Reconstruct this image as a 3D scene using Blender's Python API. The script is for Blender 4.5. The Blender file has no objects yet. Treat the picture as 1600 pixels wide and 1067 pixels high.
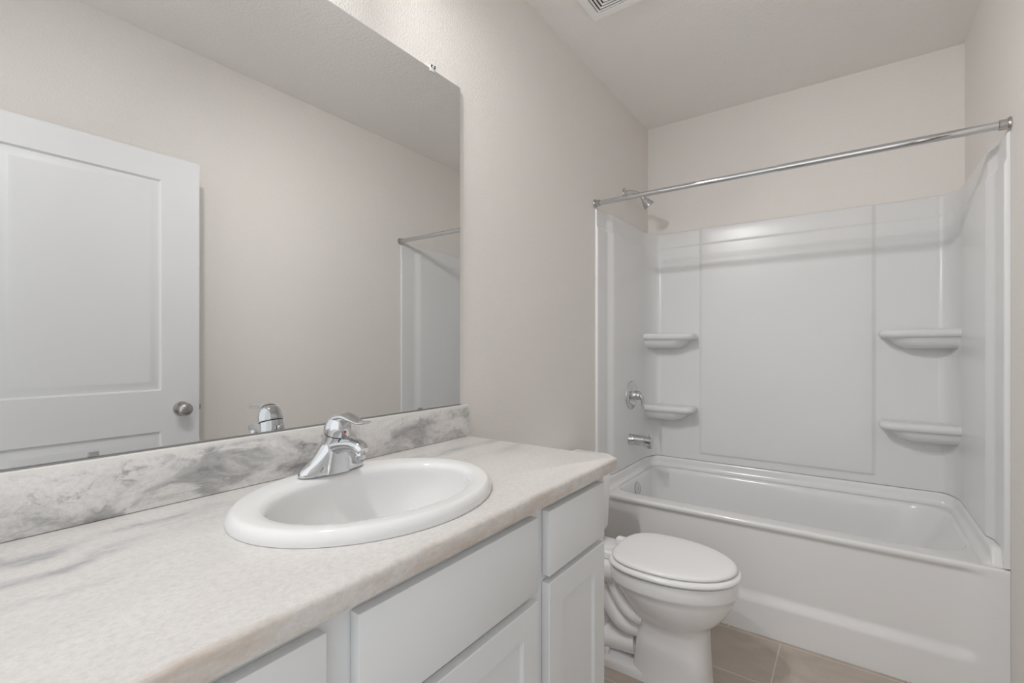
import bpy, bmesh, math, random
from mathutils import Vector, Matrix
from math import sin, cos, pi, radians

S = bpy.context.scene
COL = S.collection

# ------------------------------------------------------------------ camera
FPX = 739.6
cam = bpy.data.cameras.new('camera')
cam.sensor_width = 36.0
cam.lens = FPX * 36.0 / 1600.0
cam.shift_y = (543 - 533.5) / 1600.0
cam.clip_start = 0.02
cam_o = bpy.data.objects.new('camera', cam)
COL.objects.link(cam_o)
cam_o.location = (1.089, 0.0, 1.225)
cam_o.rotation_euler = (pi / 2, 0, math.atan2(530, 739.6))
S.camera = cam_o

# ------------------------------------------------------------------ world and exposure
W = bpy.data.worlds.new('ambient_fill')  # even ambient fill, added to come in where the entry wall is left off
S.world = W
W.use_nodes = True
bg = W.node_tree.nodes['Background']
bg.inputs[0].default_value = (0.97, 0.98, 1.0, 1)
bg.inputs[1].default_value = 1.34
S.view_settings.view_transform = 'Standard'
S.view_settings.look = 'None'
S.view_settings.gamma = 1.0
S.view_settings.use_curve_mapping = False
S.view_settings.exposure = 0.0
S.cycles.use_denoising = True
S.cycles.max_bounces = 14
S.cycles.diffuse_bounces = 8
S.cycles.glossy_bounces = 6
S.cycles.sample_clamp_indirect = 6.0

EMIT_FRONT, EMIT_REAR = 1050.0, 1250.0      # opal globes of the vanity light

# ------------------------------------------------------------------ dimensions
XR, YB, ZC = 1.524, 3.055, 2.658      # room: X across, Y deep, Z up; mirror wall is X=0
YF = -0.10                            # entry wall
CT = 0.922                            # counter top
TUBF = 2.262                          # tub front face

# ------------------------------------------------------------------ materials
def new_mat(name):
    m = bpy.data.materials.new(name)
    m.use_nodes = True
    nt = m.node_tree
    b = nt.nodes['Principled BSDF']
    return m, nt, b

def lk(nt, a, b): nt.links.new(a, b)

def position(nt, scale=(1, 1, 1), loc=(0, 0, 0), rot=(0, 0, 0)):
    g = nt.nodes.new('ShaderNodeNewGeometry')
    mp = nt.nodes.new('ShaderNodeMapping')
    mp.inputs['Scale'].default_value = scale
    mp.inputs['Location'].default_value = loc
    mp.inputs['Rotation'].default_value = rot
    lk(nt, g.outputs['Position'], mp.inputs['Vector'])
    return mp.outputs['Vector']

def noise(nt, vec, scale, detail=4, rough=0.55, dist=0.0):
    n = nt.nodes.new('ShaderNodeTexNoise')
    n.inputs['Scale'].default_value = scale
    n.inputs['Detail'].default_value = detail
    n.inputs['Roughness'].default_value = rough
    n.inputs['Distortion'].default_value = dist
    lk(nt, vec, n.inputs['Vector'])
    return n.outputs['Fac']

def ramp(nt, fac, stops):
    r = nt.nodes.new('ShaderNodeValToRGB')
    els = r.color_ramp.elements
    while len(els) < len(stops): els.new(0.5)
    for e, (p, c) in zip(els, stops):
        e.position = p
        e.color = c if len(c) == 4 else (*c, 1)
    lk(nt, fac, r.inputs['Fac'])
    return r.outputs['Color']

def grey(v): return (v, v, v)

def mixc(nt, fac, a, b):
    m = nt.nodes.new('ShaderNodeMix'); m.data_type = 'RGBA'
    for s, v in ((m.inputs['Factor'], fac), (m.inputs['A'], a), (m.inputs['B'], b)):
        pass
    fi, ai, bi = m.inputs[0], m.inputs[6], m.inputs[7]
    for s, v in ((fi, fac), (ai, a), (bi, b)):
        if isinstance(v, (int, float)): s.default_value = v
        elif isinstance(v, tuple): s.default_value = v if len(v) == 4 else (*v, 1)
        else: lk(nt, v, s)
    return m.outputs[2]

def math_n(nt, op, a, b=None, c=None):
    m = nt.nodes.new('ShaderNodeMath'); m.operation = op
    for i, v in enumerate((a, b, c)):
        if v is None: continue
        if isinstance(v, (int, float)): m.inputs[i].default_value = v
        else: lk(nt, v, m.inputs[i])
    return m.outputs[0]

def bump(nt, b, height, strength, dist):
    n = nt.nodes.new('ShaderNodeBump')
    n.inputs['Strength'].default_value = strength
    n.inputs['Distance'].default_value = dist
    lk(nt, height, n.inputs['Height'])
    lk(nt, n.outputs['Normal'], b.inputs['Normal'])

def paint(name, col, rough=0.6, tex=0.35, scale=170, spec=0.3):
    m, nt, b = new_mat(name)
    v = position(nt)
    n = noise(nt, v, 3.0, 3)
    c = mixc(nt, n, tuple(x * 0.985 for x in col), tuple(min(1, x * 1.015) for x in col))
    lk(nt, c, b.inputs['Base Color'])
    b.inputs['Roughness'].default_value = rough
    b.inputs['Specular IOR Level'].default_value = spec
    if tex:
        h = ramp(nt, noise(nt, v, scale, 2, 0.5), [(0.38, grey(0)), (0.66, grey(1))])
        bump(nt, b, h, tex, 0.0012)
    return m

def gloss(name, col, rough=0.12, spec=0.5, coat=0.0):
    m, nt, b = new_mat(name)
    n = noise(nt, position(nt), 5.0, 2)
    c = mixc(nt, n, tuple(x * 0.99 for x in col), tuple(min(1, x * 1.01) for x in col))
    lk(nt, c, b.inputs['Base Color'])
    b.inputs['Roughness'].default_value = rough
    b.inputs['Specular IOR Level'].default_value = spec
    b.inputs['Coat Weight'].default_value = coat
    b.inputs['Coat Roughness'].default_value = 0.05
    return m

def metal(name, col, rough):
    m, nt, b = new_mat(name)
    n = noise(nt, position(nt), 40.0, 2)
    r = math_n(nt, 'MULTIPLY_ADD', n, rough * 0.4, rough * 0.8)
    lk(nt, r, b.inputs['Roughness'])
    b.inputs['Base Color'].default_value = (*col, 1)
    b.inputs['Metallic'].default_value = 1.0
    return m

M = {}
M['wall'] = paint('wall_paint', (0.765, 0.735, 0.705), 0.55, 0.45, 150)
M['ceiling'] = paint('ceiling_paint', (0.85, 0.825, 0.80), 0.8, 0.5, 90)
M['trim'] = paint('trim_paint', (0.80, 0.80, 0.80), 0.35, 0)
M['door'] = paint('door_paint', (0.70, 0.705, 0.715), 0.42, 0.06, 300)
M['cabinet'] = paint('cabinet_paint', (0.735, 0.75, 0.755), 0.38, 0)
M['acrylic'] = gloss('surround_acrylic', (0.725, 0.73, 0.735), 0.27, 0.42)
M['tub'] = gloss('tub_enamel', (0.76, 0.76, 0.76), 0.16, 0.5)
M['porcelain'] = gloss('porcelain', (0.83, 0.83, 0.83), 0.08, 0.5)
M['sink'] = gloss('sink_china', (0.77, 0.77, 0.765), 0.08, 0.5)
M['seat'] = gloss('seat_plastic', (0.83, 0.83, 0.825), 0.22, 0.45)
M['chrome'] = metal('chrome', (0.62, 0.63, 0.64), 0.05)
M['nickel'] = metal('satin_nickel', (0.50, 0.49, 0.48), 0.22)
M['steel'] = metal('brushed_steel', (0.36, 0.36, 0.36), 0.3)
M['mirror'] = metal('mirror_silver', (0.80, 0.805, 0.80), 0.0)
M['mirror_edge'] = gloss('mirror_edge_glass', (0.62, 0.68, 0.66), 0.1)
M['dark'] = paint('dark_gap', (0.03, 0.03, 0.03), 0.8, 0)
M['vent'] = paint('vent_plastic', (0.88, 0.87, 0.855), 0.4, 0)
M['red'] = gloss('red_plastic', (0.6, 0.02, 0.03), 0.3)
M['caulk'] = gloss('caulk', (0.62, 0.61, 0.60), 0.4)

def clear_mat():
    m, nt, b = new_mat('clear_plastic')
    n = noise(nt, position(nt), 60, 2)
    lk(nt, math_n(nt, 'MULTIPLY_ADD', n, 0.06, 0.03), b.inputs['Roughness'])
    b.inputs['Base Color'].default_value = (0.97, 0.97, 0.97, 1)
    b.inputs['Transmission Weight'].default_value = 0.35
    b.inputs['IOR'].default_value = 1.46
    return m
M['clear'] = clear_mat()

def opal_mat(name='opal_glass'):
    m, nt, b = new_mat(name)
    n = noise(nt, position(nt), 30, 2)
    lk(nt, mixc(nt, n, (0.9, 0.9, 0.88), (0.95, 0.95, 0.93)), b.inputs['Base Color'])
    b.inputs['Roughness'].default_value = 0.3
    b.inputs['Emission Color'].default_value = (1.0, 0.99, 0.98, 1)
    b.inputs['Emission Strength'].default_value = 1.0
    return m
M['opal'] = opal_mat()
M['opal_bright'] = opal_mat('opal_glass_bright')
M['opal'].node_tree.nodes['Principled BSDF'].inputs['Emission Strength'].default_value = EMIT_FRONT
M['opal_bright'].node_tree.nodes['Principled BSDF'].inputs['Emission Strength'].default_value = EMIT_REAR

def marble_top():
    m, nt, b = new_mat('white_marble')
    base = (0.695, 0.675, 0.65)
    v = position(nt)
    sep = nt.nodes.new('ShaderNodeSeparateXYZ'); lk(nt, v, sep.inputs[0])
    X, Y = sep.outputs[0], sep.outputs[1]
    # cloudy warm / cool drift running along the length of the slab
    vs = position(nt, (14, 3.2, 14), (0.3, 0, 0), (0, 0, radians(8)))
    drift = noise(nt, vs, 1.0, 6, 0.6, 0.8)
    c = mixc(nt, ramp(nt, drift, [(0.35, grey(0)), (0.7, grey(1))]), base, (0.645, 0.625, 0.60))
    # crystalline grain
    g = noise(nt, position(nt, (1, 0.75, 1)), 130, 5, 0.78)
    c = mixc(nt, ramp(nt, g, [(0.42, grey(0.0)), (0.68, grey(0.6))]), c, (0.50, 0.488, 0.472))
    g2 = noise(nt, v, 210, 2, 0.6)
    c = mixc(nt, ramp(nt, g2, [(0.62, grey(0.0)), (0.72, grey(0.5))]), c, (0.76, 0.75, 0.735))
    # grey veins: wandering lines along Y, stronger towards the wall side of the slab
    wob = noise(nt, position(nt, (1.5, 4.0, 1)), 1.6, 5, 0.6, 0.4)
    fine = noise(nt, position(nt, (30, 7, 10)), 1.0, 5, 0.65, 0.5)
    veins = None
    for x0, slope, amp, wd, y0, y1, st in ((0.135, -0.10, 0.16, 0.020, -0.2, 0.55, 0.95),
                                           (0.225, -0.17, 0.13, 0.016, -0.2, 0.50, 0.85),
                                           (0.075, 0.06, 0.10, 0.020, 0.75, 1.3, 0.9),
                                           (0.165, 0.08, 0.16, 0.022, 0.85, 1.3, 0.6),
                                           (0.29, -0.04, 0.14, 0.012, -0.2, 0.40, 0.35)):
        path = math_n(nt, 'MULTIPLY_ADD', Y, slope, x0 - amp * 0.5)
        path = math_n(nt, 'MULTIPLY_ADD', wob, amp, path)
        d = math_n(nt, 'DIVIDE', math_n(nt, 'SUBTRACT', X, path), wd)
        e = math_n(nt, 'POWER', 2.718, math_n(nt, 'MULTIPLY', math_n(nt, 'MULTIPLY', d, d), -1.0))
        mr = nt.nodes.new('ShaderNodeMapRange'); mr.interpolation_type = 'SMOOTHSTEP'
        lk(nt, Y, mr.inputs[0])
        if y0 < 0:
            mr.inputs[1].default_value = y1; mr.inputs[2].default_value = y1 - 0.25
        else:
            mr.inputs[1].default_value = y0; mr.inputs[2].default_value = y0 + 0.2
        e = math_n(nt, 'MULTIPLY', math_n(nt, 'MULTIPLY', e, mr.outputs[0]), st)
        veins = e if veins is None else math_n(nt, 'MAXIMUM', veins, e)
    brk = ramp(nt, fine, [(0.36, grey(0.05)), (0.62, grey(1))])
    veins = math_n(nt, 'MULTIPLY', veins, brk)
    c = mixc(nt, veins, c, (0.33, 0.335, 0.35))
    # peach freckle and warm brown on the exposed front edge
    edge = nt.nodes.new('ShaderNodeMapRange'); edge.interpolation_type = 'SMOOTHSTEP'
    lk(nt, X, edge.inputs[0]); edge.inputs[1].default_value = 0.553; edge.inputs[2].default_value = 0.563
    en = ramp(nt, noise(nt, position(nt, (8, 9, 26)), 1.0, 5, 0.65), [(0.38, grey(0.1)), (0.66, grey(0.85))])
    c = mixc(nt, math_n(nt, 'MULTIPLY', edge.outputs[0], en), c, (0.47, 0.385, 0.31))
    lk(nt, c, b.inputs['Base Color'])
    b.inputs['Roughness'].default_value = 0.30
    b.inputs['Specular IOR Level'].default_value = 0.4
    return m
M['marble'] = marble_top()

def marble_grey():
    m, nt, b = new_mat('grey_marble')
    v = position(nt, (1, 1, 1), (0, 0.13, 0), (radians(-32), 0, 0))
    vs = position(nt, (6, 6.0, 13), (0, 0.37, 0), (radians(38), 0, 0))
    big = noise(nt, vs, 1.0, 8, 0.64, 0.55)
    c = ramp(nt, big, [(0.30, (0.26, 0.26, 0.262)), (0.41, (0.45, 0.445, 0.44)), (0.49, (0.66, 0.65, 0.64)),
                       (0.56, (0.74, 0.73, 0.715)), (0.70, (0.80, 0.785, 0.76))])
    n2 = noise(nt, position(nt, (20, 26, 40), (0, 0, 0), (radians(34), 0, 0)), 1.0, 7, 0.74, 0.4)
    m2 = ramp(nt, noise(nt, position(nt, (5, 6, 9), (0, 1.3, 0.4)), 1.0, 3, 0.5), [(0.44, grey(0)), (0.60, grey(1))])
    c = mixc(nt, math_n(nt, 'MULTIPLY', ramp(nt, n2, [(0.52, grey(0)), (0.66, grey(0.85))]), m2), c, (0.20, 0.20, 0.205))
    n3 = noise(nt, position(nt, (7, 9, 18), (0, 2.1, 0), (radians(48), 0, 0)), 1.0, 5, 0.6, 0.7)
    c = mixc(nt, ramp(nt, n3, [(0.53, grey(0)), (0.62, grey(0.75))]), c, (0.80, 0.785, 0.765))
    g = noise(nt, v, 160, 3, 0.7)
    c = mixc(nt, ramp(nt, g, [(0.45, grey(0)), (0.75, grey(0.35))]), c, (0.42, 0.41, 0.40))
    # paler colour along the top edge
    g0 = nt.nodes.new('ShaderNodeNewGeometry'); sep = nt.nodes.new('ShaderNodeSeparateXYZ')
    lk(nt, g0.outputs['Position'], sep.inputs[0])
    top = nt.nodes.new('ShaderNodeMapRange'); top.interpolation_type = 'SMOOTHSTEP'
    lk(nt, sep.outputs[2], top.inputs[0]); top.inputs[1].default_value = 1.017; top.inputs[2].default_value = 1.026
    c = mixc(nt, math_n(nt, 'MULTIPLY', top.outputs[0], 0.8), c, (0.74, 0.72, 0.69))
    lk(nt, c, b.inputs['Base Color'])
    b.inputs['Roughness'].default_value = 0.28
    b.inputs['Specular IOR Level'].default_value = 0.4
    return m
M['marble_grey'] = marble_grey()

def tile_mat():
    m, nt, b = new_mat('floor_tile')
    br = nt.nodes.new('ShaderNodeTexBrick')
    br.offset = 0.33; br.offset_frequency = 2; br.squash = 1.0
    br.inputs['Scale'].default_value = 1.0
    br.inputs['Mortar Size'].default_value = 0.0022
    br.inputs['Mortar Smooth'].default_value = 0.1
    br.inputs['Brick Width'].default_value = 0.610
    br.inputs['Row Height'].default_value = 0.305
    br.inputs['Color1'].default_value = (0, 0, 0, 1); br.inputs['Color2'].default_value = (0, 0, 0, 1)
    br.inputs['Mortar'].default_value = (1, 1, 1, 1)
    # a row boundary at Y=1.932 and a joint at X=1.052 in the row behind it
    lk(nt, position(nt, (1, 1, 1), (0.61 * 0.33 + 0.61 * 3 - 1.052 + 0.0, 0.305 * 11 - 1.932 - 0.305 * 0, 0)), br.inputs['Vector'])
    fac = br.outputs['Fac']
    n1 = noise(nt, position(nt, (5, 8, 5)), 1.0, 7, 0.62, 0.6)
    c = ramp(nt, n1, [(0.3, (0.40, 0.347, 0.295)), (0.5, (0.475, 0.415, 0.36)), (0.7, (0.54, 0.48, 0.42))])
    n2 = noise(nt, position(nt), 130, 3, 0.7)
    c = mixc(nt, ramp(nt, n2, [(0.45, grey(0)), (0.75, grey(0.35))]), c, (0.32, 0.28, 0.24))
    c = mixc(nt, fac, c, (0.66, 0.605, 0.54))
    lk(nt, c, b.inputs['Base Color'])
    b.inputs['Roughness'].default_value = 0.5
    inv = math_n(nt, 'SUBTRACT', 1.0, fac)
    bump(nt, b, inv, 0.4, 0.002)
    return m
M['tile'] = tile_mat()

# ------------------------------------------------------------------ mesh helpers
def root_offset(p):
    off = Vector((0, 0, 0))
    while p is not None:
        off += p.location
        p = p.parent
    return off

def obj(name, bm, mat, parent=None, angle=38, loc=None):
    """link a bmesh (in world coordinates) as one mesh object"""
    off = root_offset(parent)
    if loc is not None: off = Vector(loc)
    bmesh.ops.remove_doubles(bm, verts=bm.verts, dist=1e-6)
    bmesh.ops.recalc_face_normals(bm, faces=bm.faces)
    bmesh.ops.translate(bm, verts=bm.verts, vec=-off)
    me = bpy.data.meshes.new(name)
    bm.to_mesh(me); bm.free()
    for p in me.polygons: p.use_smooth = True
    me.set_sharp_from_angle(angle=radians(angle))
    me.materials.append(mat)
    o = bpy.data.objects.new(name, me)
    COL.objects.link(o)
    if parent is not None: o.parent = parent
    elif loc is not None: o.location = loc
    return o

def thing(name, label, cat, loc=(0, 0, 0), group=None):
    o = bpy.data.objects.new(name, None)
    o.empty_display_size = 0.05
    COL.objects.link(o)
    o.location = loc
    o['label'] = label; o['category'] = cat
    if group: o['group'] = group
    return o

def structure(name, bm, mat, angle=38):
    o = obj(name, bm, mat, None, angle)
    o['kind'] = 'structure'
    return o

def box(bm, x0, x1, y0, y1, z0, z1, bev=0.0, seg=2):
    r = bmesh.ops.create_cube(bm, size=1.0)
    vs = r['verts']
    for v in vs:
        v.co = Vector((x0 + (v.co.x + .5) * (x1 - x0), y0 + (v.co.y + .5) * (y1 - y0), z0 + (v.co.z + .5) * (z1 - z0)))
    if bev > 0:
        es = list({e for v in vs for e in v.link_edges})
        bmesh.ops.bevel(bm, geom=es, offset=bev, segments=seg, profile=0.5, affect='EDGES')
    return bm

def B(*a, **k):
    bm = bmesh.new(); box(bm, *a, **k); return bm

def loft(bm, rings, cap0=False, cap1=False, closed=True):
    """rings: equal-length lists of points"""
    vr = [[bm.verts.new(p) for p in r] for r in rings]
    n = len(rings[0])
    for a, b in zip(vr[:-1], vr[1:]):
        for i in range(n if closed else n - 1):
            j = (i + 1) % n
            bm.faces.new((a[i], a[j], b[j], b[i]))
    for flag, r in ((cap0, vr[0]), (cap1, vr[-1])):
        if flag:
            c = sum((v.co for v in r), Vector()) / n
            cv = bm.verts.new(c)
            for i in range(n):
                bm.faces.new((r[i], r[(i + 1) % n], cv))
    return vr

def ellipse(cx, cy, a, b, z, n=96):
    return [Vector((cx + a * cos(2 * pi * i / n), cy + b * sin(2 * pi * i / n), z)) for i in range(n)]

def lathe(bm, prof, origin, axis='z', n=40, tilt=None):
    """prof: (radius, height) pairs; axis direction as a vector"""
    if isinstance(axis, str): axis = {'x': (1, 0, 0), 'y': (0, 1, 0), 'z': (0, 0, 1)}[axis]
    ax = Vector(axis).normalized()
    q = Vector((0, 0, 1)).rotation_difference(ax)
    o = Vector(origin)
    rings = []
    for r, h in prof:
        r = max(r, 1e-5)
        rings.append([o + q @ Vector((r * cos(2 * pi * i / n), r * sin(2 * pi * i / n), h)) for i in range(n)])
    loft(bm, rings, prof[0][0] > 1e-4, prof[-1][0] > 1e-4)

def smooth_path(pts, sub=8):
    """Catmull-Rom"""
    P = [Vector(p) for p in pts]
    P = [P[0] * 2 - P[1]] + P + [P[-1] * 2 - P[-2]]
    out = []
    for i in range(1, len(P) - 2):
        for k in range(sub):
            t = k / sub
            a, b, c, d = P[i - 1], P[i], P[i + 1], P[i + 2]
            out.append(0.5 * ((2 * b) + (c - a) * t + (2 * a - 5 * b + 4 * c - d) * t * t + (3 * b - a - 3 * c + d) * t ** 3))
    out.append(P[-2].copy())
    return out

def tube(bm, pts, rad, n=20, sub=8, caps=True, squash=None):
    """sweep an ellipse along a path; rad: number or list (per control point); squash: side factor"""
    if isinstance(rad, (int, float)): rad = [rad] * len(pts)
    if squash is None: squash = [1.0] * len(pts)
    elif isinstance(squash, (int, float)): squash = [squash] * len(pts)
    path = smooth_path(pts, sub)
    rp = smooth_path([(r, s, 0) for r, s in zip(rad, squash)], sub)
    up = Vector((0, 1, 0))
    rings = []
    for i, p in enumerate(path):
        t = (path[min(i + 1, len(path) - 1)] - path[max(i - 1, 0)]).normalized()
        if abs(t.dot(up)) > 0.95: up = Vector((0, 0, 1))
        side = (up - t * up.dot(t)).normalized()
        nn = t.cross(side).normalized()
        r, sq = max(rp[i].x, 1e-5), rp[i].y
        rings.append([p + side * (r * sq * cos(2 * pi * k / n)) + nn * (r * sin(2 * pi * k / n)) for k in range(n)])
    loft(bm, rings, caps, caps)

def rrect(x0, x1, y0, y1, radii, z, n=10):
    """rounded rectangle, corners in order (x1,y1),(x0,y1),(x0,y0),(x1,y0)"""
    if isinstance(radii, (int, float)): radii = [radii] * 4
    out = []
    for k, (cx, cy, sx, sy) in enumerate(((x1, y1, -1, -1), (x0, y1, 1, -1), (x0, y0, 1, 1), (x1, y0, -1, 1))):
        r = radii[k]
        for i in range(n + 1):
            a = k * pi / 2 + (pi / 2) * i / n
            out.append(Vector((cx + sx * r + r * cos(a), cy + sy * r + r * sin(a), z)))
    return out

def sstep(a, b, x):
    t = max(0, min(1, (x - a) / (b - a)))
    return t * t * (3 - 2 * t)

# ------------------------------------------------------------------ room shell
T = 0.10
structure('floor', B(-T, XR + T, -1.2, YB + T, -0.08, 0.0), M['tile'])
structure('ceiling', B(-T, XR + T, YF - T, YB + T, ZC, ZC + 0.1), M['ceiling'])
structure('wall_left', B(-T, 0, YF - T, YB + T, 0, ZC), M['wall'])
structure('wall_right', B(XR, XR + T, YF - T, YB + T, 0, ZC), M['wall'])
structure('wall_back', B(0, XR, YB, YB + T, 0, ZC), M['wall'])
structure('baseboard_right', B(XR - 0.012, XR - 0.0005, 0.126, TUBF - 0.001, 0.0005, 0.085, bev=0.003), M['trim'])
structure('baseboard_left', B(0.0005, 0.012, 1.24, TUBF - 0.001, 0.0005, 0.085, bev=0.003), M['trim'])

# ------------------------------------------------------------------ panel door standing open (seen in the mirror)
DX, DY0, DY1, DH = 1.360, 0.139, 0.930, 2.064
DTH = 0.035
st = 0.146
bm = bmesh.new()
pz = ((0.24, 0.862), (1.038, 1.952))
for y0, y1 in ((DY0, DY0 + st), (DY1 - st, DY1)):
    box(bm, DX, DX + DTH, y0, y1, 0.012, DH)
for z0, z1 in ((0.012, pz[0][0]), (pz[0][1], pz[1][0]), (pz[1][1], DH)):
    box(bm, DX, DX + DTH, DY0 + st, DY1 - st, z0, z1)
door = structure('door_1', bm, M['door'])
door['label'] = 'white two-panel bathroom door standing open, seen in the mirror'
door['category'] = 'door'
for z0, z1 in pz:
    bm = bmesh.new()
    for sgn, xf in ((1, DX), (-1, DX + DTH)):
        rings = []
        for off, dep in ((0, 0), (0.003, 0.005), (0.007, 0.009), (0.011, 0.009), (0.036, 0.001), (0.040, 0.0005), (0.05, 0.0005)):
            rings.append([Vector((xf + sgn * dep, y, z)) for y, z in
                          ((DY0 + st + off, z0 + off), (DY1 - st - off, z0 + off), (DY1 - st - off, z1 - off), (DY0 + st + off, z1 - off))])
        loft(bm, rings)
        f = [bm.verts.new(p) for p in rings[-1]]
        bm.faces.new(f)
    o = obj('door_panel', bm, M['door'], door, 20)
KY, KZ = 0.858, 0.953
for sgn, xf in ((-1, DX), (1, DX + DTH)):
    bm = bmesh.new()
    lathe(bm, [(0.032, 0.0), (0.032, 0.003), (0.029, 0.007), (0.016, 0.009), (0.0125, 0.014), (0.0125, 0.026), (0.018, 0.030),
               (0.0255, 0.037), (0.0285, 0.047), (0.027, 0.056), (0.021, 0.063), (0.010, 0.066), (0.0, 0.0665)],
          (xf, KY, KZ), (sgn, 0, 0))
    obj('door_knob', bm, M['nickel'], door)
obj('latch_bolt', B(DX + 0.010, DX + 0.024, DY1, DY1 + 0.010, KZ - 0.012, KZ + 0.012, bev=0.002), M['steel'], door)

# ------------------------------------------------------------------ vanity cabinet
CF = 0.530                    # face-frame front
CY0, CY1 = YF + 0.004, 1.213
van = thing('vanity_cabinet', 'white shaker vanity cabinet under the marble countertop', 'cabinet', (0.27, 0.55, 0))
bm = bmesh.new()
box(bm, 0.002, CF - 0.019, CY1 - 0.018, CY1, 0.0, 0.888)
box(bm, 0.002, CF - 0.019, CY0, CY0 + 0.018, 0.0, 0.888)
box(bm, 0.002, 0.010, CY0 + 0.018, CY1 - 0.018, 0.10, 0.888)
box(bm, 0.010, CF - 0.019, CY0 + 0.018, CY1 - 0.018, 0.10, 0.118)
box(bm, 0.44, 0.455, CY0 + 0.018, CY1 - 0.018, 0.0, 0.10)
obj('carcass', bm, M['cabinet'], van)
bm = bmesh.new()
for y0, y1 in ((CY0, 0.075), (0.335, 0.412), (0.833, 0.908), (1.162, CY1)):
    box(bm, CF - 0.019, CF, y0, y1, 0.10, 0.888)
for y0, y1 in ((0.075, 0.335), (0.412, 0.833), (0.908, 1.162)):
    for z0, z1 in ((0.10, 0.135), (0.688, 0.728), (0.845, 0.888)):
        box(bm, CF - 0.019, CF, y0, y1, z0, z1)
obj('face_frame', bm, M['cabinet'], van)
F0, F1 = CF + 0.0008, CF + 0.0205
obj('drawer_front', B(F0, F1, 0.055, 0.350, 0.721, 0.865, bev=0.0018), M['cabinet'], van)
obj('drawer_front', B(F0, F1, 0.893, 1.178, 0.721, 0.865, bev=0.0018), M['cabinet'], van)
obj('false_front', B(F0, F1, 0.398, 0.848, 0.707, 0.865, bev=0.0018), M['cabinet'], van)

def shaker(y0, y1, z0, z1, s=0.060):
    bm = bmesh.new()
    rings = []
    for off, x in ((0, F0), (0, F1 - 0.0015), (0.0015, F1), (s, F1), (s + 0.001, F1 - 0.0008), (s + 0.0015, F1 - 0.009)):
        rings.append([Vector((x, y, z)) for y, z in ((y0 + off, z0 + off), (y1 - off, z0 + off), (y1 - off, z1 - off), (y0 + off, z1 - off))])
    loft(bm, rings)
    d = obj('cabinet_door', bm, M['cabinet'], van, 20)
    obj('door_panel', B(F0 + 0.001, F1 - 0.009, y0 + s, y1 - s, z0 + s, z1 - s), M['cabinet'], d)
shaker(0.055, 0.350, 0.118, 0.706)
shaker(0.398, 0.848, 0.118, 0.688, 0.056)
shaker(0.893, 1.178, 0.118, 0.706)

# ------------------------------------------------------------------ marble countertop with backsplash
SX, SY = 0.298, 0.620          # sink centre
bm = bmesh.new()
cx0, cx1, cy0, cy1 = 0.0015, 0.566, YF + 0.002, 1.238
per = []
def add_edge(a, b, n):
    for i in range(n): per.append((a[0] + (b[0] - a[0]) * i / n, a[1] + (b[1] - a[1]) * i / n))
NC = 5
def corner(cx, cy, a0, r):
    for i in range(NC):
        a = a0 + (pi / 2) * i / NC
        per.append((cx + r * cos(a), cy + r * sin(a)))
# perimeter counter-clockwise, front right corner slightly eased
rc = 0.012
add_edge((cx0, cy0), (cx1, cy0), 16)
add_edge((cx1, cy0), (cx1, cy1 - rc), 40)
corner(cx1 - rc, cy1 - rc, 0, rc)
add_edge((cx1 - rc, cy1), (cx0, cy1), 16)
add_edge((cx0, cy1), (cx0, cy0), 40)
def ring(off, z):
    out = []
    for x, y in per:
        ux, uy = (x - cx0) / (cx1 - cx0), (y - cy0) / (cy1 - cy0)
        out.append(Vector((cx0 + (cx1 - cx0 - off) * ux, cy0 + (cy1 - cy0 - off) * uy, z)))
    return out
def hole(z):
    out = []
    for x, y in per:
        a = math.atan2((y - SY) / 0.235, (x - SX) / 0.190)
        out.append(Vector((SX + 0.190 * cos(a), SY + 0.235 * sin(a), z)))
    return out
zb = CT - 0.033
loft(bm, [hole(zb), ring(0.003, zb), ring(0.0008, zb + 0.001), ring(0, zb + 0.004), ring(0, CT - 0.008), ring(0.0008, CT - 0.004), ring(0.003, CT - 0.0012), ring(0.007, CT), hole(CT), hole(zb)])
top = obj('countertop', bm, M['marble'], None, 50)
top['label'] = 'white marble vanity countertop with grey backsplash and oval sink cutout'
top['category'] = 'countertop'
bs = obj('backsplash', B(0.0008, 0.0215, cy0, 1.238, CT + 0.0005, 1.030, bev=0.0025), M['marble_grey'], top)
bs['label'] = 'grey veined marble backsplash'

# ------------------------------------------------------------------ drop-in sink
bm = bmesh.new()
A0, B0 = 0.221, 0.267
A1, B1, BX, BY = 0.152, 0.214, 0.312, 0.622     # bowl opening
rings = []
def blend(t, z, grow=0.0):
    return ellipse(SX + (BX - SX) * t, SY + (BY - SY) * t, A0 + (A1 - A0) * t + grow, B0 + (B1 - B0) * t + grow, z)
for t, z in ((0.0, CT + 0.0006), (-0.004, CT + 0.006), (0.02, CT + 0.0125), (0.08, CT + 0.0190), (0.16, CT + 0.0230), (0.22, CT + 0.0238), (0.30, CT + 0.0240),
             (0.55, CT + 0.0235), (0.80, CT + 0.0215), (0.90, CT + 0.0190), (0.97, CT + 0.0140), (1.0, CT + 0.008)):
    rings.append(blend(t, z))
D = 0.150
for k in range(1, 15):
    s = k / 14
    ang = s * pi / 2
    f = cos(ang) ** 0.55 * (1 - 0.09) + 0.09
    rings.append(ellipse(BX - 0.015 * s, BY, A1 * f, B1 * f, CT + 0.008 - D * (sin(ang) ** 1.15)))
loft(bm, rings)
sink = obj('sink', bm, M['sink'], None, 60, loc=(SX, SY, CT))
sink['label'] = 'oval white porcelain drop-in sink set in the marble countertop'
sink['category'] = 'sink'
bm = bmesh.new()
zd = CT + 0.008 - D
lathe(bm, [(0.022, -0.001), (0.022, 0.003), (0.019, 0.004), (0.016, 0.002), (0.013, 0.002), (0.012, 0.006), (0.0, 0.008)], (BX - 0.015, BY, zd), 'z')
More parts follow.
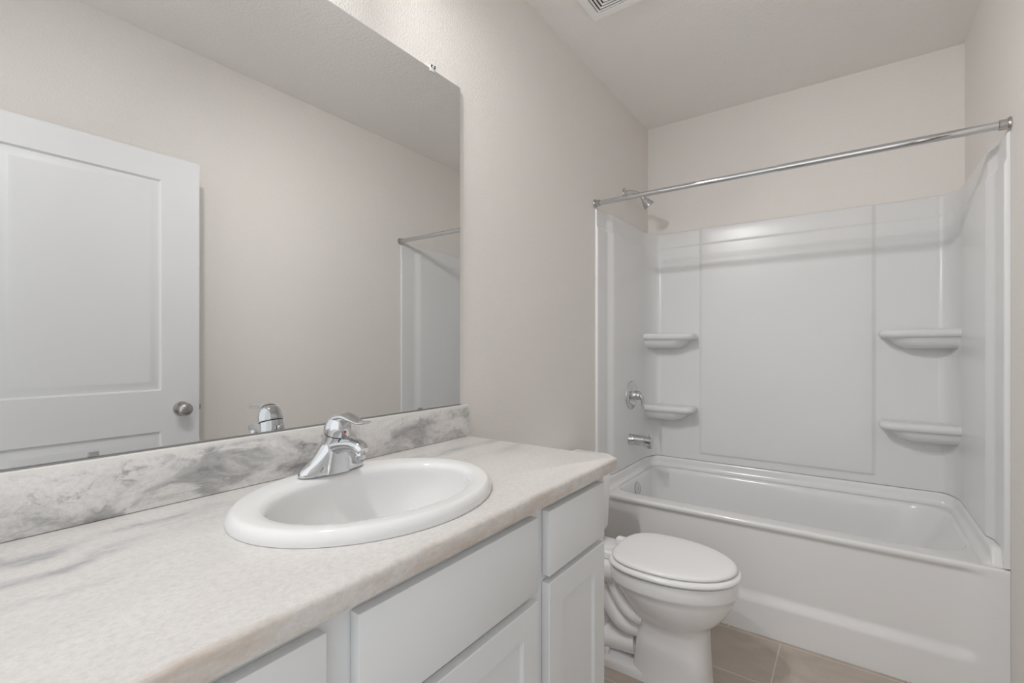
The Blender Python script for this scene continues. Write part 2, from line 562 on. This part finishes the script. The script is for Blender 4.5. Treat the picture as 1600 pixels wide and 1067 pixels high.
obj('drain_stopper', bm, M['chrome'], sink)

# ------------------------------------------------------------------ faucet
FX, FY, FZ = 0.134, 0.634, CT + 0.0242
fau = thing('faucet', 'chrome single-lever faucet standing on the sink rim', 'faucet', (FX, FY, FZ))
bm = bmesh.new()
n = 48
def fring(cx, cy, a, b, z, p=2.3, tilt=0.0):
    out = []
    for i in range(n):
        t = 2 * pi * i / n
        c, s = cos(t), sin(t)
        x = a * abs(c) ** (2 / p) * (1 if c >= 0 else -1)
        y = b * abs(s) ** (2 / p) * (1 if s >= 0 else -1)
        out.append(Vector((cx + x, cy + y, z - tilt * x)))
    return out
loft(bm, [fring(FX, FY, 0.024, 0.079, FZ), fring(FX, FY, 0.0255, 0.081, FZ + 0.003), fring(FX, FY, 0.0255, 0.080, FZ + 0.009),
          fring(FX, FY, 0.0245, 0.073, FZ + 0.016), fring(FX + .001, FY, 0.0245, 0.060, FZ + 0.025), fring(FX + .002, FY, 0.0245, 0.048, FZ + 0.036),
          fring(FX + .004, FY, 0.0245, 0.038, FZ + 0.048), fring(FX + .007, FY, 0.0245, 0.031, FZ + 0.060, 2.1), fring(FX + .011, FY, 0.0262, 0.0285, FZ + 0.070, 2.0, 0.1),
          fring(FX + .0145, FY, 0.0272, 0.0278, FZ + 0.080, 2.0, 0.25), fring(FX + .017, FY, 0.0272, 0.0275, FZ + 0.086, 2.0, 0.32)], True, True)
# squarish pillar under the spout
loft(bm, [fring(FX + .009, FY, 0.0235, 0.030, FZ + 0.0005, 4), fring(FX + .009, FY, 0.0235, 0.028, FZ + 0.015, 4), fring(FX + .010, FY, 0.0235, 0.0255, FZ + 0.035, 3.5),
          fring(FX + .011, FY, 0.0240, 0.0255, FZ + 0.060, 3), fring(FX + .012, FY, 0.0245, 0.0255, FZ + 0.072, 2.4, 0.1)], True, True)
obj('body', bm, M['chrome'], fau, 50)
# spout: flattened tongue out over the bowl
bm = bmesh.new()
tube(bm, [(FX + 0.005, FY, FZ + 0.052), (FX + 0.045, FY, FZ + 0.064), (FX + 0.078, FY, FZ + 0.069), (FX + 0.100, FY, FZ + 0.066), (FX + 0.111, FY, FZ + 0.058)],
     [0.020, 0.0165, 0.014, 0.0125, 0.010], n=28, sub=8, squash=[1.25, 1.3, 1.35, 1.35, 1.3])
lathe(bm, [(0.0105, 0.0), (0.0115, 0.002), (0.0115, 0.016), (0.010, 0.018)], (FX + 0.100, FY, FZ + 0.041), 'z', 24)
obj('spout', bm, M['chrome'], fau, 50)
# domed cap and lever
bm = bmesh.new()
ax = Vector((0.32, 0, 1)).normalized()
lathe(bm, [(0.0288, 0.0), (0.0294, 0.003), (0.0290, 0.012), (0.0275, 0.022), (0.0242, 0.031), (0.018, 0.0375), (0.009, 0.041), (0.0, 0.042)],
      (FX + 0.0178, FY, FZ + 0.0885), ax, 40)
tube(bm, [(FX + 0.028, FY, FZ + 0.122), (FX + 0.052, FY, FZ + 0.127), (FX + 0.080, FY, FZ + 0.122), (FX + 0.104, FY, FZ + 0.118), (FX + 0.124, FY, FZ + 0.121)],
     [0.011, 0.0095, 0.006, 0.0042, 0.0036], n=24, sub=8, squash=[1.9, 2.0, 2.6, 3.2, 3.0])
hd = obj('lever_handle', bm, M['chrome'], fau, 50)
bm = bmesh.new()
lathe(bm, [(0.0278, 0.0), (0.0278, 0.0025)], (FX + 0.0170, FY, FZ + 0.0862), ax, 40)
ob = obj('seam_ring', bm, M['dark'], fau); ob['label'] = 'thin dark seam ring under the lever'
bm = bmesh.new()
lathe(bm, [(0.0028, -0.002), (0.0028, 0.0006), (0.0, 0.001)], (FX + 0.0500, FY - 0.001, FZ + 0.093), (1, 0, -0.32), 20)
ob = obj('temperature_mark', bm, M['red'], fau); ob['label'] = 'small red hot-water mark'
bm = bmesh.new()
lathe(bm, [(0.0028, 0.0), (0.0028, 0.072), (0.0065, 0.074), (0.0075, 0.078), (0.0065, 0.083), (0.0, 0.085)], (FX - 0.0290, FY, FZ - 0.0006), 'z', 20)
obj('lift_rod', bm, M['chrome'], fau)

# ------------------------------------------------------------------ mirror
MZ0, MZ1, MY0, MY1 = 1.0335, 2.109, YF + 0.01, 1.206
mir = thing('mirror', 'large frameless wall mirror above the marble backsplash', 'mirror', (0.004, 0.6, MZ0))
bm = bmesh.new()
box(bm, 0.0078, 0.0083, MY0 + 0.001, MY1 - 0.002, MZ0 + 0.001, MZ1 - 0.0015)
obj('reflective_face', bm, M['mirror'], mir)
obj('glass_edge', B(0.0025, 0.0078, MY0, MY1, MZ0, MZ1), M['mirror_edge'], mir)
obj('bottom_channel', B(0.0008, 0.0105, MY0, MY1, 1.0302, 1.0332), M['steel'], mir)
def clip(y, z, up, m):
    bm = bmesh.new()
    s = 1 if up else -1
    z0, z1 = (z - 0.010, z + 0.012) if up else (z - 0.0005, z + 0.0075)
    w = 0.011 if up else 0.0075
    box(bm, 0.0088, 0.0115, y - w, y + w, z0, z1, bev=0.0012)
    if up: box(bm, 0.0005, 0.0115, y - 0.011, y + 0.011, z + 0.0006, z + 0.012, bev=0.0012)
    if up: lathe(bm, [(0.004, 0), (0.004, 0.0015), (0.0, 0.002)], (0.0115, y, z + 0.006), 'x', 16)
    return obj('mirror_clip', bm, m, mir)
c = clip(1.075, MZ1, True, M['clear']); c['label'] = 'clear plastic mirror clip'
bm = bmesh.new()
lathe(bm, [(0.0025, 0), (0.0025, 0.0025), (0, 0.003)], (0.0136, 1.079, MZ1 + 0.008), 'x', 14)
obj('screw', bm, M['steel'], c)
clip(0.247, MZ0 + 0.001, False, M['steel']); clip(1.022, MZ0 - 0.002, False, M['steel'])

# ------------------------------------------------------------------ vanity light above the mirror (above the frame)
VZ = 2.525
vl = thing('vanity_light', 'nickel vanity light bar on the wall above the mirror, with two added heads aimed to steer its light', 'light', (0.0, 0.48, VZ))
obj('back_plate', B(0.0008, 0.028, 0.48 - 0.26, 0.48 + 0.26, VZ - 0.045, VZ + 0.045, bev=0.006), M['nickel'], vl)
R = 0.030
for y, aim, m, reach in ((0.30, (0.50, 0.40, -0.77), 'opal', 0.050), (0.66, (0.45, 0.72, -0.53), 'opal_bright', 0.075)):  # heads are added, aimed to throw light on the counter and the tub
    ax = Vector(aim).normalized()
    c0 = Vector((0.150, y, VZ - 0.005))
    bm = bmesh.new()
    tail = c0 - ax * 0.050
    tube(bm, [(0.026, y, VZ), (0.050, y, VZ + 0.004), ((0.050 + tail.x) / 2 + 0.006, (y + tail.y) / 2, (VZ + tail.z) / 2 + 0.006), tail], 0.008, 16)
    arm = obj('lamp_arm', bm, M['nickel'], vl)
    bm = bmesh.new()      # added bell-shaped nickel shade round the opal bulb, cuts its light off the wall
    prof_ = [(0.0, -0.050), (0.018, -0.049), (0.036, -0.042), (0.048, -0.028), (0.055, -0.006), (0.060, 0.030), (0.065, reach)]
    lathe(bm, prof_ + [(max(r - 0.0025, 0.0), h + (0.0025 if h < 0 else 0)) for r, h in reversed(prof_)], c0, ax, 40)
    obj('cutoff_shade', bm, M['nickel'], arm, 60)
    bm = bmesh.new()
    lathe(bm, [(R * sin(pi * k / 14), -R * cos(pi * k / 14)) for k in range(15)], c0, ax, 28)
    lathe(bm, [(0.014, -0.047), (0.014, -0.024)], c0, ax, 20)
    obj('bulb', bm, M[m], arm, 60)

# ------------------------------------------------------------------ ceiling exhaust vent
vx0, vx1, vy0, vy1 = 0.176, 0.506, 1.56, 1.890
vent = thing('exhaust_vent', 'square white ceiling exhaust vent with concentric louvres', 'vent', ((vx0 + vx1) / 2, (vy0 + vy1) / 2, ZC))
def sqring(bm, o0, o1, z0, z1):
    def r(o, z): return [Vector(p) for p in ((vx0 + o, vy0 + o, z), (vx1 - o, vy0 + o, z), (vx1 - o, vy1 - o, z), (vx0 + o, vy1 - o, z))]
    loft(bm, [r(o0, z1), r(o0 + 0.0, z0 + 0.003), r(o0 + 0.003, z0), r(o1 - 0.001, z0), r(o1, z0 + 0.001), r(o1, z1), r(o0, z1)])
bm = bmesh.new(); sqring(bm, 0.0, 0.036, ZC - 0.012, ZC - 0.0005); obj('frame', bm, M['vent'], vent, 25)
bm = bmesh.new(); box(bm, vx0 + 0.03, vx1 - 0.03, vy0 + 0.03, vy1 - 0.03, ZC - 0.003, ZC - 0.0006); ob = obj('duct_shade_plate', bm, M['dark'], vent); ob['label'] = 'dark plate behind the louvres, coloured as the shade of the duct'  # near-black plate paints in the shade between the louvres
o0 = 0.0395
while o0 < 0.155:
    bm = bmesh.new(); sqring(bm, o0, min(o0 + 0.0082, 0.163), ZC - 0.0115, ZC - 0.006); obj('louvre', bm, M['vent'], vent, 25)
    o0 += 0.0142

# ------------------------------------------------------------------ bathtub
tub = thing('bathtub', 'white alcove bathtub with a plain apron filling the far end', 'bathtub', (XR / 2, 2.66, 0))
ZR = 0.475            # rim
ZS = 0.533            # seam with the surround
X0, X1, Y0, Y1 = 0.0006, XR - 0.0006, TUBF, YB - 0.002
bm = bmesh.new()
# apron
nx, nz = 90, 80
def apron_y(x, z):
    s = sstep(0.055, 0.125, x) * (1 - sstep(1.395, 1.475, x)) * sstep(0.125, 0.175, z) * (1 - sstep(0.436, 0.460, z))
    foot = 0.006 * (1 - sstep(0.0, 0.14, z))
    return Y0 + 0.015 * s - foot
grid = []
zs = [0.0005 + (ZR - 0.011) * i / nz for i in range(nz + 1)]
for z in zs:
    grid.append([Vector((X0 + (X1 - X0) * i / nx, apron_y(X0 + (X1 - X0) * i / nx, z), z)) for i in range(nx + 1)])
for k in range(1, 9):
    a = (pi / 2) * k / 8
    r = 0.0105
    grid.append([Vector((X0 + (X1 - X0) * i / nx, apron_y(X0 + (X1 - X0) * i / nx, 0.466) + r - r * cos(a), ZR - r + r * sin(a))) for i in range(nx + 1)])
loft(bm, grid, closed=False)
# deck and basin
rim_o = rrect(X0, X1, Y0 + 0.0105, Y1, [0.001, 0.001, 0.001, 0.001], ZR)
bx0, bx1, by0, by1 = 0.070, 1.450, 2.352, 2.985
def basin(i, z, rs, right=0.0):
    return rrect(bx0 + i, bx1 - i - right, by0 + i, by1 - i, rs, z)
rings = [rim_o, basin(-0.012, ZR, [0.16, 0.11, 0.11, 0.16]), basin(-0.005, ZR - 0.0015, [0.155, 0.105, 0.105, 0.155]),
         basin(0.001, ZR - 0.006, [0.15, 0.10, 0.10, 0.15]), basin(0.006, ZR - 0.016, [0.148, 0.1, 0.1, 0.148]),
         basin(0.010, ZR - 0.035, [0.146, 0.1, 0.1, 0.146], 0.008), basin(0.018, 0.36, [0.145, 0.1, 0.1, 0.145], 0.05),
         basin(0.030, 0.25, [0.14, 0.1, 0.1, 0.14], 0.12), basin(0.045, 0.17, [0.13, 0.1, 0.1, 0.13], 0.20), basin(0.060, 0.125, [0.12, 0.1, 0.1, 0.12], 0.27),
         basin(0.085, 0.098, [0.11, 0.09, 0.09, 0.11], 0.32), basin(0.13, 0.088, [0.08, 0.07, 0.07, 0.08], 0.36)]
loft(bm, rings, False, True)
# raised ledge round the three walls
def upath(d, z, Rr=0.075, nn=10):
    xl, xr, yb = X0 + 0.022, X1 - 0.022, Y1 - 0.018
    r = max(Rr - d, 0.004)
    ramp_ = [(Y0 + 0.050 - 0.040 * k / 6, ZR + (z - ZR) * (1 - 0.985 * sstep(0, 1, k / 6))) for k in range(7)]
    pts = [Vector((xl + d, y, q)) for y, q in reversed(ramp_)]
    pts += [Vector((xl + d, Y0 + 0.09, z)), Vector((xl + d, yb - 0.2, z))]
    for i in range(nn + 1):
        a = pi - (pi / 2) * i / nn
        pts.append(Vector((xl + d + r + r * cos(a), yb - d - r + r * sin(a), z)))
    for i in range(nn + 1):
        a = pi / 2 - (pi / 2) * i / nn
        pts.append(Vector((xr - d - r + r * cos(a), yb - d - r + r * sin(a), z)))
    pts += [Vector((xr - d, yb - 0.2, z)), Vector((xr - d, Y0 + 0.09, z))]
    pts += [Vector((xr - d, y, q)) for y, q in ramp_]
    return pts
led = [upath(-0.018, ZS), upath(0.008, ZS), upath(0.013, ZS - 0.001), upath(0.0165, ZS - 0.005), upath(0.018, ZS - 0.012)]
for k in range(0, 7):
    a = (pi / 2) * k / 6
    led.append(upath(0.019 + 0.025 * (1 - cos(a)), ZR + 0.030 - 0.029 * sin(a)))
loft(bm, led, closed=False)
obj('tub_shell', bm, M['tub'], tub, 45)
bm = bmesh.new()
ax = Vector((1, 0, 0.13))
lathe(bm, [(0.0385, 0.0), (0.0385, 0.004), (0.034, 0.0075), (0.012, 0.010), (0.0, 0.0105)], (bx0 + 0.0135, 2.645, 0.412), ax, 36)
lathe(bm, [(0.006, 0.009), (0.006, 0.013), (0.0, 0.0135)], (bx0 + 0.0135, 2.645, 0.412), ax, 16)
obj('overflow_plate', bm, M['chrome'], tub)

# ------------------------------------------------------------------ tub surround
ST = 1.953
sur = thing('tub_surround', 'glossy white three-wall tub surround with moulded corner shelves', 'shower surround', (XR / 2, YB, ZS))
SBACK = YB - 0.030           # face of the back panel
SF = TUBF + 0.003            # front flange
def side_profile():
    """(distance from side wall, y)"""
    p = [(0.0005, SF), (0.0125, SF), (0.0145, SF + 0.001), (0.0155, SF + 0.003), (0.0155, SF + 0.012), (0.0155, SF + 0.020), (0.0155, SF + 0.028), (0.0155, SF + 0.038), (0.0155, SF + 0.05), (0.0155, 2.376)]
    for k in range(9):
        t = k / 8
        p.append((0.0155 + 0.0185 * (t * t * (3 - 2 * t)), 2.380 + 0.060 * t))
    p.append((0.034, 2.870))
    for k in range(1, 13):
        a = (pi / 2) * k / 12
        p.append((0.034 + 0.060 * (1 - cos(a)), 2.880 + (SBACK - 2.880) * sin(a)))
    p.append((0.100, SBACK + 0.0005))
    return p
prof = side_profile()
for side in (0, 1):
    bm = bmesh.new()
    def at(d, y, z): return Vector((d if side == 0 else XR - d, y, z))
    def lvl(ins, z): return [at(max(0.0005, d - ins * (1 - sstep(2.93, SBACK, y))), min(y + ins * sstep(2.90, SBACK, y), YB - 0.0006), z) for d, y in prof]
    back = [(0.100, YB - 0.0006), (0.0005, YB - 0.0006)]
    rings = []
    for ins, z in ((0, ZS + 0.002), (0, 1.846), (0.001, 1.850), (0.003, 1.855), (0.005, 1.860), (0.006, 1.864), (0.006, ST - 0.010), (0.007, ST - 0.005), (0.009, ST - 0.002), (0.013, ST)):
        rg = lvl(ins, z) + [at(d, y, z) for d, y in back]
        if z < ZS + 0.01:        # the foot of the panel follows the ledge down at the front
            for p in rg:
                p.z = ZR + (ZS - ZR) * (1 - 0.97 * sstep(0, 1, (Y0 + 0.050 - p.y) / 0.040)) + 0.0025
        rings.append(rg)
    loft(bm, rings)
    bm.faces.new([bm.verts.new(p) for p in rings[-1]])
    obj('side_panel', bm, M['acrylic'], sur, 40)
# back panel: height field
bm = bmesh.new()
PX0, PX1 = 0.100, XR - 0.100
xs = [PX0, 0.2, 0.325]
xs += [0.330 + 0.024 * k / 8 for k in range(9)] + [0.40 + (1.124 - 0.40) * k / 12 for k in range(13)]
xs += [XR - 0.354 + 0.024 * k / 8 for k in range(9)] + [XR - 0.325, XR - 0.2, PX1]
zz = [ZS + 0.002, 0.56] + [0.572 + 0.016 * k / 8 for k in range(9)] + [0.62 + (1.80 - 0.62) * k / 14 for k in range(15)]
zz += [1.84] + [1.846 + 0.018 * k / 8 for k in range(9)] + [1.90, ST - 0.01, ST - 0.005, ST - 0.002, ST]
def depth(x, z):
    d = 0.030
    px = sstep(0.330, 0.354, x) * (1 - sstep(XR - 0.354, XR - 0.330, x))
    d += 0.009 * px * sstep(0.572, 0.588, z)
    d -= 0.006 * sstep(1.846, 1.864, z)
    if z > ST - 0.0101: d -= {0: 0.0, 1: 0.001, 2: 0.003, 3: 0.007}[min(3, max(0, round((z - (ST - 0.01)) / 0.00334)))]
    return d
rows = [[Vector((x, YB - depth(x, z), z)) for x in xs] for z in zz]
rows.append([Vector((x, YB - 0.0006, ST)) for x in xs])
loft(bm, rows, closed=False)
obj('back_panel', bm, M['acrylic'], sur, 40)
# shelves
def shelf(side, ztop, wid, name='corner_shelf'):
    bm = bmesh.new()
    yb = YB - 0.0262
    def plan(fr, w, z, rr):
        """outline from the side wall round the free end to the back wall"""
        x0 = 0.032
        pts = [(x0, fr)]
        xe = x0 + w + 0.010
        for k in range(7): pts.append((x0 + (xe - x0 - rr * 1.3) * (k + 1) / 7, fr))
        ye = min(yb - 0.004, fr + rr * 1.15)
        for k in range(1, 13):
            a = -pi / 2 + (pi / 2) * k / 12
            pts.append((xe - rr * 1.3 + rr * 1.3 * cos(a), ye + (ye - fr) * sin(a)))
        pts.append((xe, yb)); pts.append((x0, yb))
        return [Vector((x if side == 0 else XR - x, y, z)) for x, y in pts]
    fr = 2.882
    R = 0.0195
    rings = [plan(fr + 0.030, wid - 0.035, ztop, 0.024), plan(fr + 0.014, wid - 0.014, ztop, 0.030)]
    for k in range(1, 9):
        a = pi / 2 - pi * k / 8
        rings.append(plan(fr + R * 0.85 * (1 - cos(a)), wid - R * (1 - cos(a)), ztop - R + R * sin(a), 0.036))
    rings += [plan(fr + 0.020, wid - 0.035, ztop - 2 * R - 0.003, 0.055), plan(fr + 0.024, wid - 0.050, ztop - 2 * R - 0.018, 0.055),
              plan(fr + 0.034, wid - 0.070, ztop - 2 * R - 0.036, 0.05), plan(fr + 0.060, wid - 0.098, ztop - 2 * R - 0.052, 0.045)]
    loft(bm, rings, True, True)
    obj(name, bm, M['acrylic'], sur, 55)
for side in (0, 1):
    shelf(side, 1.312, 0.283); shelf(side, 0.868, 0.283)

# ------------------------------------------------------------------ shower curtain rod
RY, RZ = 2.262, 1.976
rod = thing('shower_rod', 'chrome shower curtain rod spanning the tub alcove', 'curtain rod', (XR / 2, RY, RZ))
bm = bmesh.new()
lathe(bm, [(0.0125, 0.02), (0.0125, XR * 0.55)], (0, RY, RZ), 'x', 28)
lathe(bm, [(0.0140, XR * 0.55), (0.0140, XR - 0.02)], (0, RY, RZ), 'x', 28)
obj('rod', bm, M['chrome'], rod)
for x, s in ((0.0006, 1), (XR - 0.0006, -1)):
    bm = bmesh.new()
    lathe(bm, [(0.0225, 0.0), (0.0225, 0.004), (0.021, 0.007), (0.0175, 0.008), (0.0172, 0.028), (0.0145, 0.030)], (x, RY, RZ), (s, 0, 0), 28)
    obj('end_flange', bm, M['nickel'], rod)

# ------------------------------------------------------------------ shower head
HY, HZ = 2.660, 2.136
sh = thing('overhead_shower', 'chrome shower head on a bent arm above the surround', 'shower head', (0.0, HY, HZ))
bm = bmesh.new(); lathe(bm, [(0.031, 0.0006), (0.030, 0.004), (0.020, 0.010), (0.012, 0.013), (0.012, 0.016)], (0, HY, HZ), 'x', 32); obj('wall_flange', bm, M['chrome'], sh)
he = Vector((0.078, HY + 0.082, HZ - 0.016))
bm = bmesh.new(); tube(bm, [(0.008, HY, HZ), (0.030, HY + 0.018, HZ + 0.008), (0.055, HY + 0.050, HZ + 0.006), he], 0.0095, 18); obj('arm', bm, M['chrome'], sh)
bm = bmesh.new()
ax = Vector((0.50, 0.42, -0.76)).normalized()
lathe(bm, [(0.0, -0.004), (0.013, -0.002), (0.0135, 0.010), (0.017, 0.016), (0.024, 0.034), (0.031, 0.052), (0.0340, 0.060), (0.0340, 0.065), (0.030, 0.066)], he, ax, 36)
hd = obj('spray_head', bm, M['chrome'], sh)
bm = bmesh.new(); lathe(bm, [(0.030, 0.0), (0.028, 0.002), (0.0, 0.003)], he + ax * 0.0652, ax, 36)
ob = obj('spray_face', bm, M['dark'], hd); ob['label'] = 'dark spray face'

# ------------------------------------------------------------------ shower valve
VY, VZZ = 2.680, 0.945
vx = 0.0345
va = thing('shower_valve', 'round chrome shower valve with curved lever on the surround', 'faucet', (vx, VY, VZZ))
bm = bmesh.new(); lathe(bm, [(0.084, 0.0), (0.083, 0.004), (0.078, 0.008), (0.060, 0.012), (0.034, 0.014), (0.030, 0.018), (0.027, 0.034), (0.0, 0.036)], (vx, VY, VZZ), 'x', 48); obj('escutcheon', bm, M['chrome'], va)
bm = bmesh.new()
lathe(bm, [(0.024, 0.030), (0.0265, 0.036), (0.026, 0.048), (0.020, 0.058), (0.0, 0.062)], (vx, VY, VZZ), 'x', 32)
tube(bm, [(vx + 0.046, VY, VZZ + 0.004), (vx + 0.062, VY + 0.002, VZZ - 0.010), (vx + 0.067, VY + 0.004, VZZ - 0.034), (vx + 0.066, VY + 0.006, VZZ - 0.058), (vx + 0.074, VY + 0.008, VZZ - 0.078)],
     [0.018, 0.0145, 0.0085, 0.006, 0.0045], n=20, squash=[1.0, 1.1, 1.5, 1.8, 1.8])
obj('lever_handle', bm, M['chrome'], va)

# ------------------------------------------------------------------ tub spout
sp = thing('tub_spout', 'chrome tub spout with diverter knob on the surround', 'faucet', (vx, 2.660, 0.688))
bm = bmesh.new()
sy, sz = 2.660, 0.688
lathe(bm, [(0.034, 0.0), (0.0345, 0.004), (0.0315, 0.008), (0.0305, 0.05), (0.0295, 0.09)], (vx, sy, sz), 'x', 32)
rings = []
for t in range(0, 9):
    f = t / 8
    x = vx + 0.080 + 0.050 * f
    hz, lo = 0.0292, 0.0292 + 0.014 * sstep(0, 0.5, f)
    r = []
    for i in range(32):
        a = 2 * pi * i / 32
        r.append(Vector((x, sy + 0.0292 * cos(a) * (1 - 0.12 * f), sz + (hz * (1 - 0.15 * f) if sin(a) > 0 else lo) * sin(a))))
    rings.append(r)
loft(bm, rings, True, True)
obj('body', bm, M['chrome'], sp, 45)
bm = bmesh.new(); lathe(bm, [(0.0035, -0.004), (0.0035, 0.008), (0.0075, 0.010), (0.0075, 0.015), (0.0, 0.017)], (vx + 0.116, sy, sz + 0.025), 'z', 18); obj('diverter_knob', bm, M['chrome'], sp)

# ------------------------------------------------------------------ toilet
TY = 1.792
toi = thing('toilet', 'white two-piece toilet with closed lid between vanity and bathtub', 'toilet', (0.45, TY, 0))
def egg(xb, xf, xc, hw, z, nb=2.4, nf=2.0, n=72, droop=0.0):
    out = []
    for i in range(n):
        t = 2 * pi * i / n
        c, s = cos(t), sin(t)
        e = nf if c >= 0 else nb
        L = (xf - xc) if c >= 0 else (xc - xb)
        x = xc + L * abs(c) ** (2 / e) * (1 if c >= 0 else -1)
        y = TY + hw * abs(s) ** (2 / e) * (1 if s >= 0 else -1)
        out.append(Vector((x, y, z)))
    return out
bm = bmesh.new()
# pedestal and bowl
loft(bm, [egg(0.410, 0.683, 0.56, 0.106, 0.0005, 5, 3.2), egg(0.410, 0.683, 0.56, 0.106, 0.012, 5, 3.2), egg(0.413, 0.681, 0.56, 0.104, 0.02, 5, 3.2),
          egg(0.418, 0.680, 0.56, 0.102, 0.06, 5, 3.0), egg(0.424, 0.676, 0.56, 0.098, 0.14, 4.5, 2.8), egg(0.424, 0.674, 0.56, 0.098, 0.20, 4, 2.6),
          egg(0.420, 0.676, 0.56, 0.102, 0.222, 3.5, 2.4), egg(0.408, 0.694, 0.555, 0.118, 0.240, 3, 2.2), egg(0.388, 0.722, 0.55, 0.138, 0.266, 2.6, 2.1),
          egg(0.362, 0.746, 0.54, 0.156, 0.300, 2.4, 2.05), egg(0.332, 0.760, 0.53, 0.168, 0.335, 2.4, 2.0), egg(0.318, 0.764, 0.525, 0.172, 0.352, 2.4, 2.0),
          egg(0.310, 0.769, 0.52, 0.1775, 0.357, 2.4, 2.0), egg(0.308, 0.770, 0.52, 0.179, 0.364, 2.4, 2.0), egg(0.306, 0.771, 0.52, 0.180, 0.400, 2.4, 2.0),
          egg(0.308, 0.768, 0.52, 0.178, 0.408, 2.4, 2.0), egg(0.315, 0.760, 0.52, 0.170, 0.4105, 2.4, 2.0)], True, True)
# rear deck under the tank
def deck(i, z, hw, x0=0.05, x1=0.40): return rrect(x0 + i, x1 - i, TY - hw + i, TY + hw - i, 0.04, z, 8)
loft(bm, [deck(0.05, 0.300, 0.12), deck(0.02, 0.325, 0.12), deck(0.006, 0.345, 0.125), deck(0.0, 0.360, 0.125), deck(0.0, 0.395, 0.125), deck(0.004, 0.403, 0.125), deck(0.012, 0.406, 0.125)], True, True)
# foot plate
def foot(i, z): return rrect(0.16 + i, 0.50, TY - 0.104 + i, TY + 0.104 - i, 0.045, z, 8)
loft(bm, [foot(0, 0.0005), foot(0, 0.022), foot(0.004, 0.032), foot(0.012, 0.037), foot(0.03, 0.039)], True, True)
# trapway bulges showing behind the pedestal
tube(bm, [(0.44, TY, 0.165), (0.385, TY, 0.165), (0.335, TY, 0.20), (0.298, TY, 0.265), (0.270, TY, 0.345)], [0.050, 0.052, 0.052, 0.050, 0.05], 32, 8, squash=1.62)
tube(bm, [(0.46, TY, 0.215), (0.415, TY, 0.225), (0.375, TY, 0.260), (0.345, TY, 0.31), (0.33, TY, 0.355)], [0.045, 0.046, 0.046, 0.045, 0.04], 32, 8, squash=2.25)
tube(bm, [(0.255, TY, 0.33), (0.235, TY, 0.22), (0.232, TY, 0.11), (0.232, TY, 0.02)], [0.05, 0.052, 0.056, 0.064], 32, 8, squash=1.35)
tube(bm, [(0.42, TY, 0.09), (0.34, TY, 0.075), (0.26, TY, 0.06)], [0.05, 0.045, 0.045], 32, 8, squash=1.5)
obj('bowl', bm, M['porcelain'], toi, 50)
for s in (-1, 1):
    bm = bmesh.new()
    lathe(bm, [(0.0125, 0.0), (0.013, 0.008), (0.011, 0.017), (0.006, 0.021), (0.0, 0.022)], (0.315, TY + s * 0.078, 0.0385), 'z', 24)
    obj('bolt_cap', bm, M['seat'], toi)
# tank
bm = bmesh.new()
def tk(i, z, k): return rrect(0.020 + i * 0.3, 0.205 + 0.008 * k - i, TY - 0.205 - 0.016 * k + i, TY + 0.205 + 0.016 * k - i, [0.035, 0.012, 0.012, 0.035], z, 8)
loft(bm, [tk(0.03, 0.4065, 0), tk(0.012, 0.411, 0), tk(0.003, 0.421, 0), tk(0, 0.435, 0.05), tk(0, 0.56, 0.5), tk(0, 0.700, 1), tk(0.002, 0.7045, 1)], True, True)
obj('tank', bm, M['porcelain'], toi, 50)
bm = bmesh.new()
def tl(i, z): return rrect(0.012 + i, 0.224 - i, TY - 0.232 + i, TY + 0.232 - i, [0.042, 0.012, 0.012, 0.042], z, 8)
loft(bm, [tl(0.006, 0.705), tl(0.001, 0.708), tl(0, 0.712), tl(0, 0.730), tl(0.003, 0.737), tl(0.010, 0.741), tl(0.022, 0.743)], True, True)
obj('tank_lid', bm, M['porcelain'], toi, 50)
bm = bmesh.new()
lathe(bm, [(0.014, 0), (0.014, 0.006), (0.008, 0.010), (0.008, 0.016)], (0.2125, TY - 0.15, 0.655), 'x', 24)
tube(bm, [(0.226, TY - 0.155, 0.655), (0.230, TY - 0.12, 0.652), (0.230, TY - 0.07, 0.645)], [0.007, 0.006, 0.0075], 16)
obj('flush_lever', bm, M['chrome'], toi)
# seat and lid
bm = bmesh.new()
def eg(i, z): return egg(0.318 + i, 0.781 - i, 0.52, 0.189 - i, z, 2.7, 2.0)
loft(bm, [eg(0.012, 0.4150), eg(0.004, 0.4155), eg(0.001, 0.4185), eg(0, 0.4225), eg(0.002, 0.428), eg(0.007, 0.4325), eg(0.016, 0.4348)], True, True)
obj('seat', bm, M['seat'], toi, 60)
bm = bmesh.new()
def lg(i, z): return egg(0.334 + i, 0.768 - i, 0.52, 0.1785 - i, z, 2.9, 2.0)
loft(bm, [lg(0.012, 0.4368), lg(0.004, 0.4372), lg(0.001, 0.4395), lg(0, 0.4425), lg(0.0025, 0.4475), lg(0.008, 0.4510), lg(0.018, 0.4528), lg(0.05, 0.4545), lg(0.10, 0.4555)], True, True)
obj('seat_lid', bm, M['seat'], toi, 60)
for s in (-1, 1):
    bm = bmesh.new()
    box(bm, 0.292, 0.345, TY + s * 0.076 - 0.017, TY + s * 0.076 + 0.017, 0.4062, 0.436, bev=0.007, seg=3)
    obj('seat_hinge', bm, M['seat'], toi)
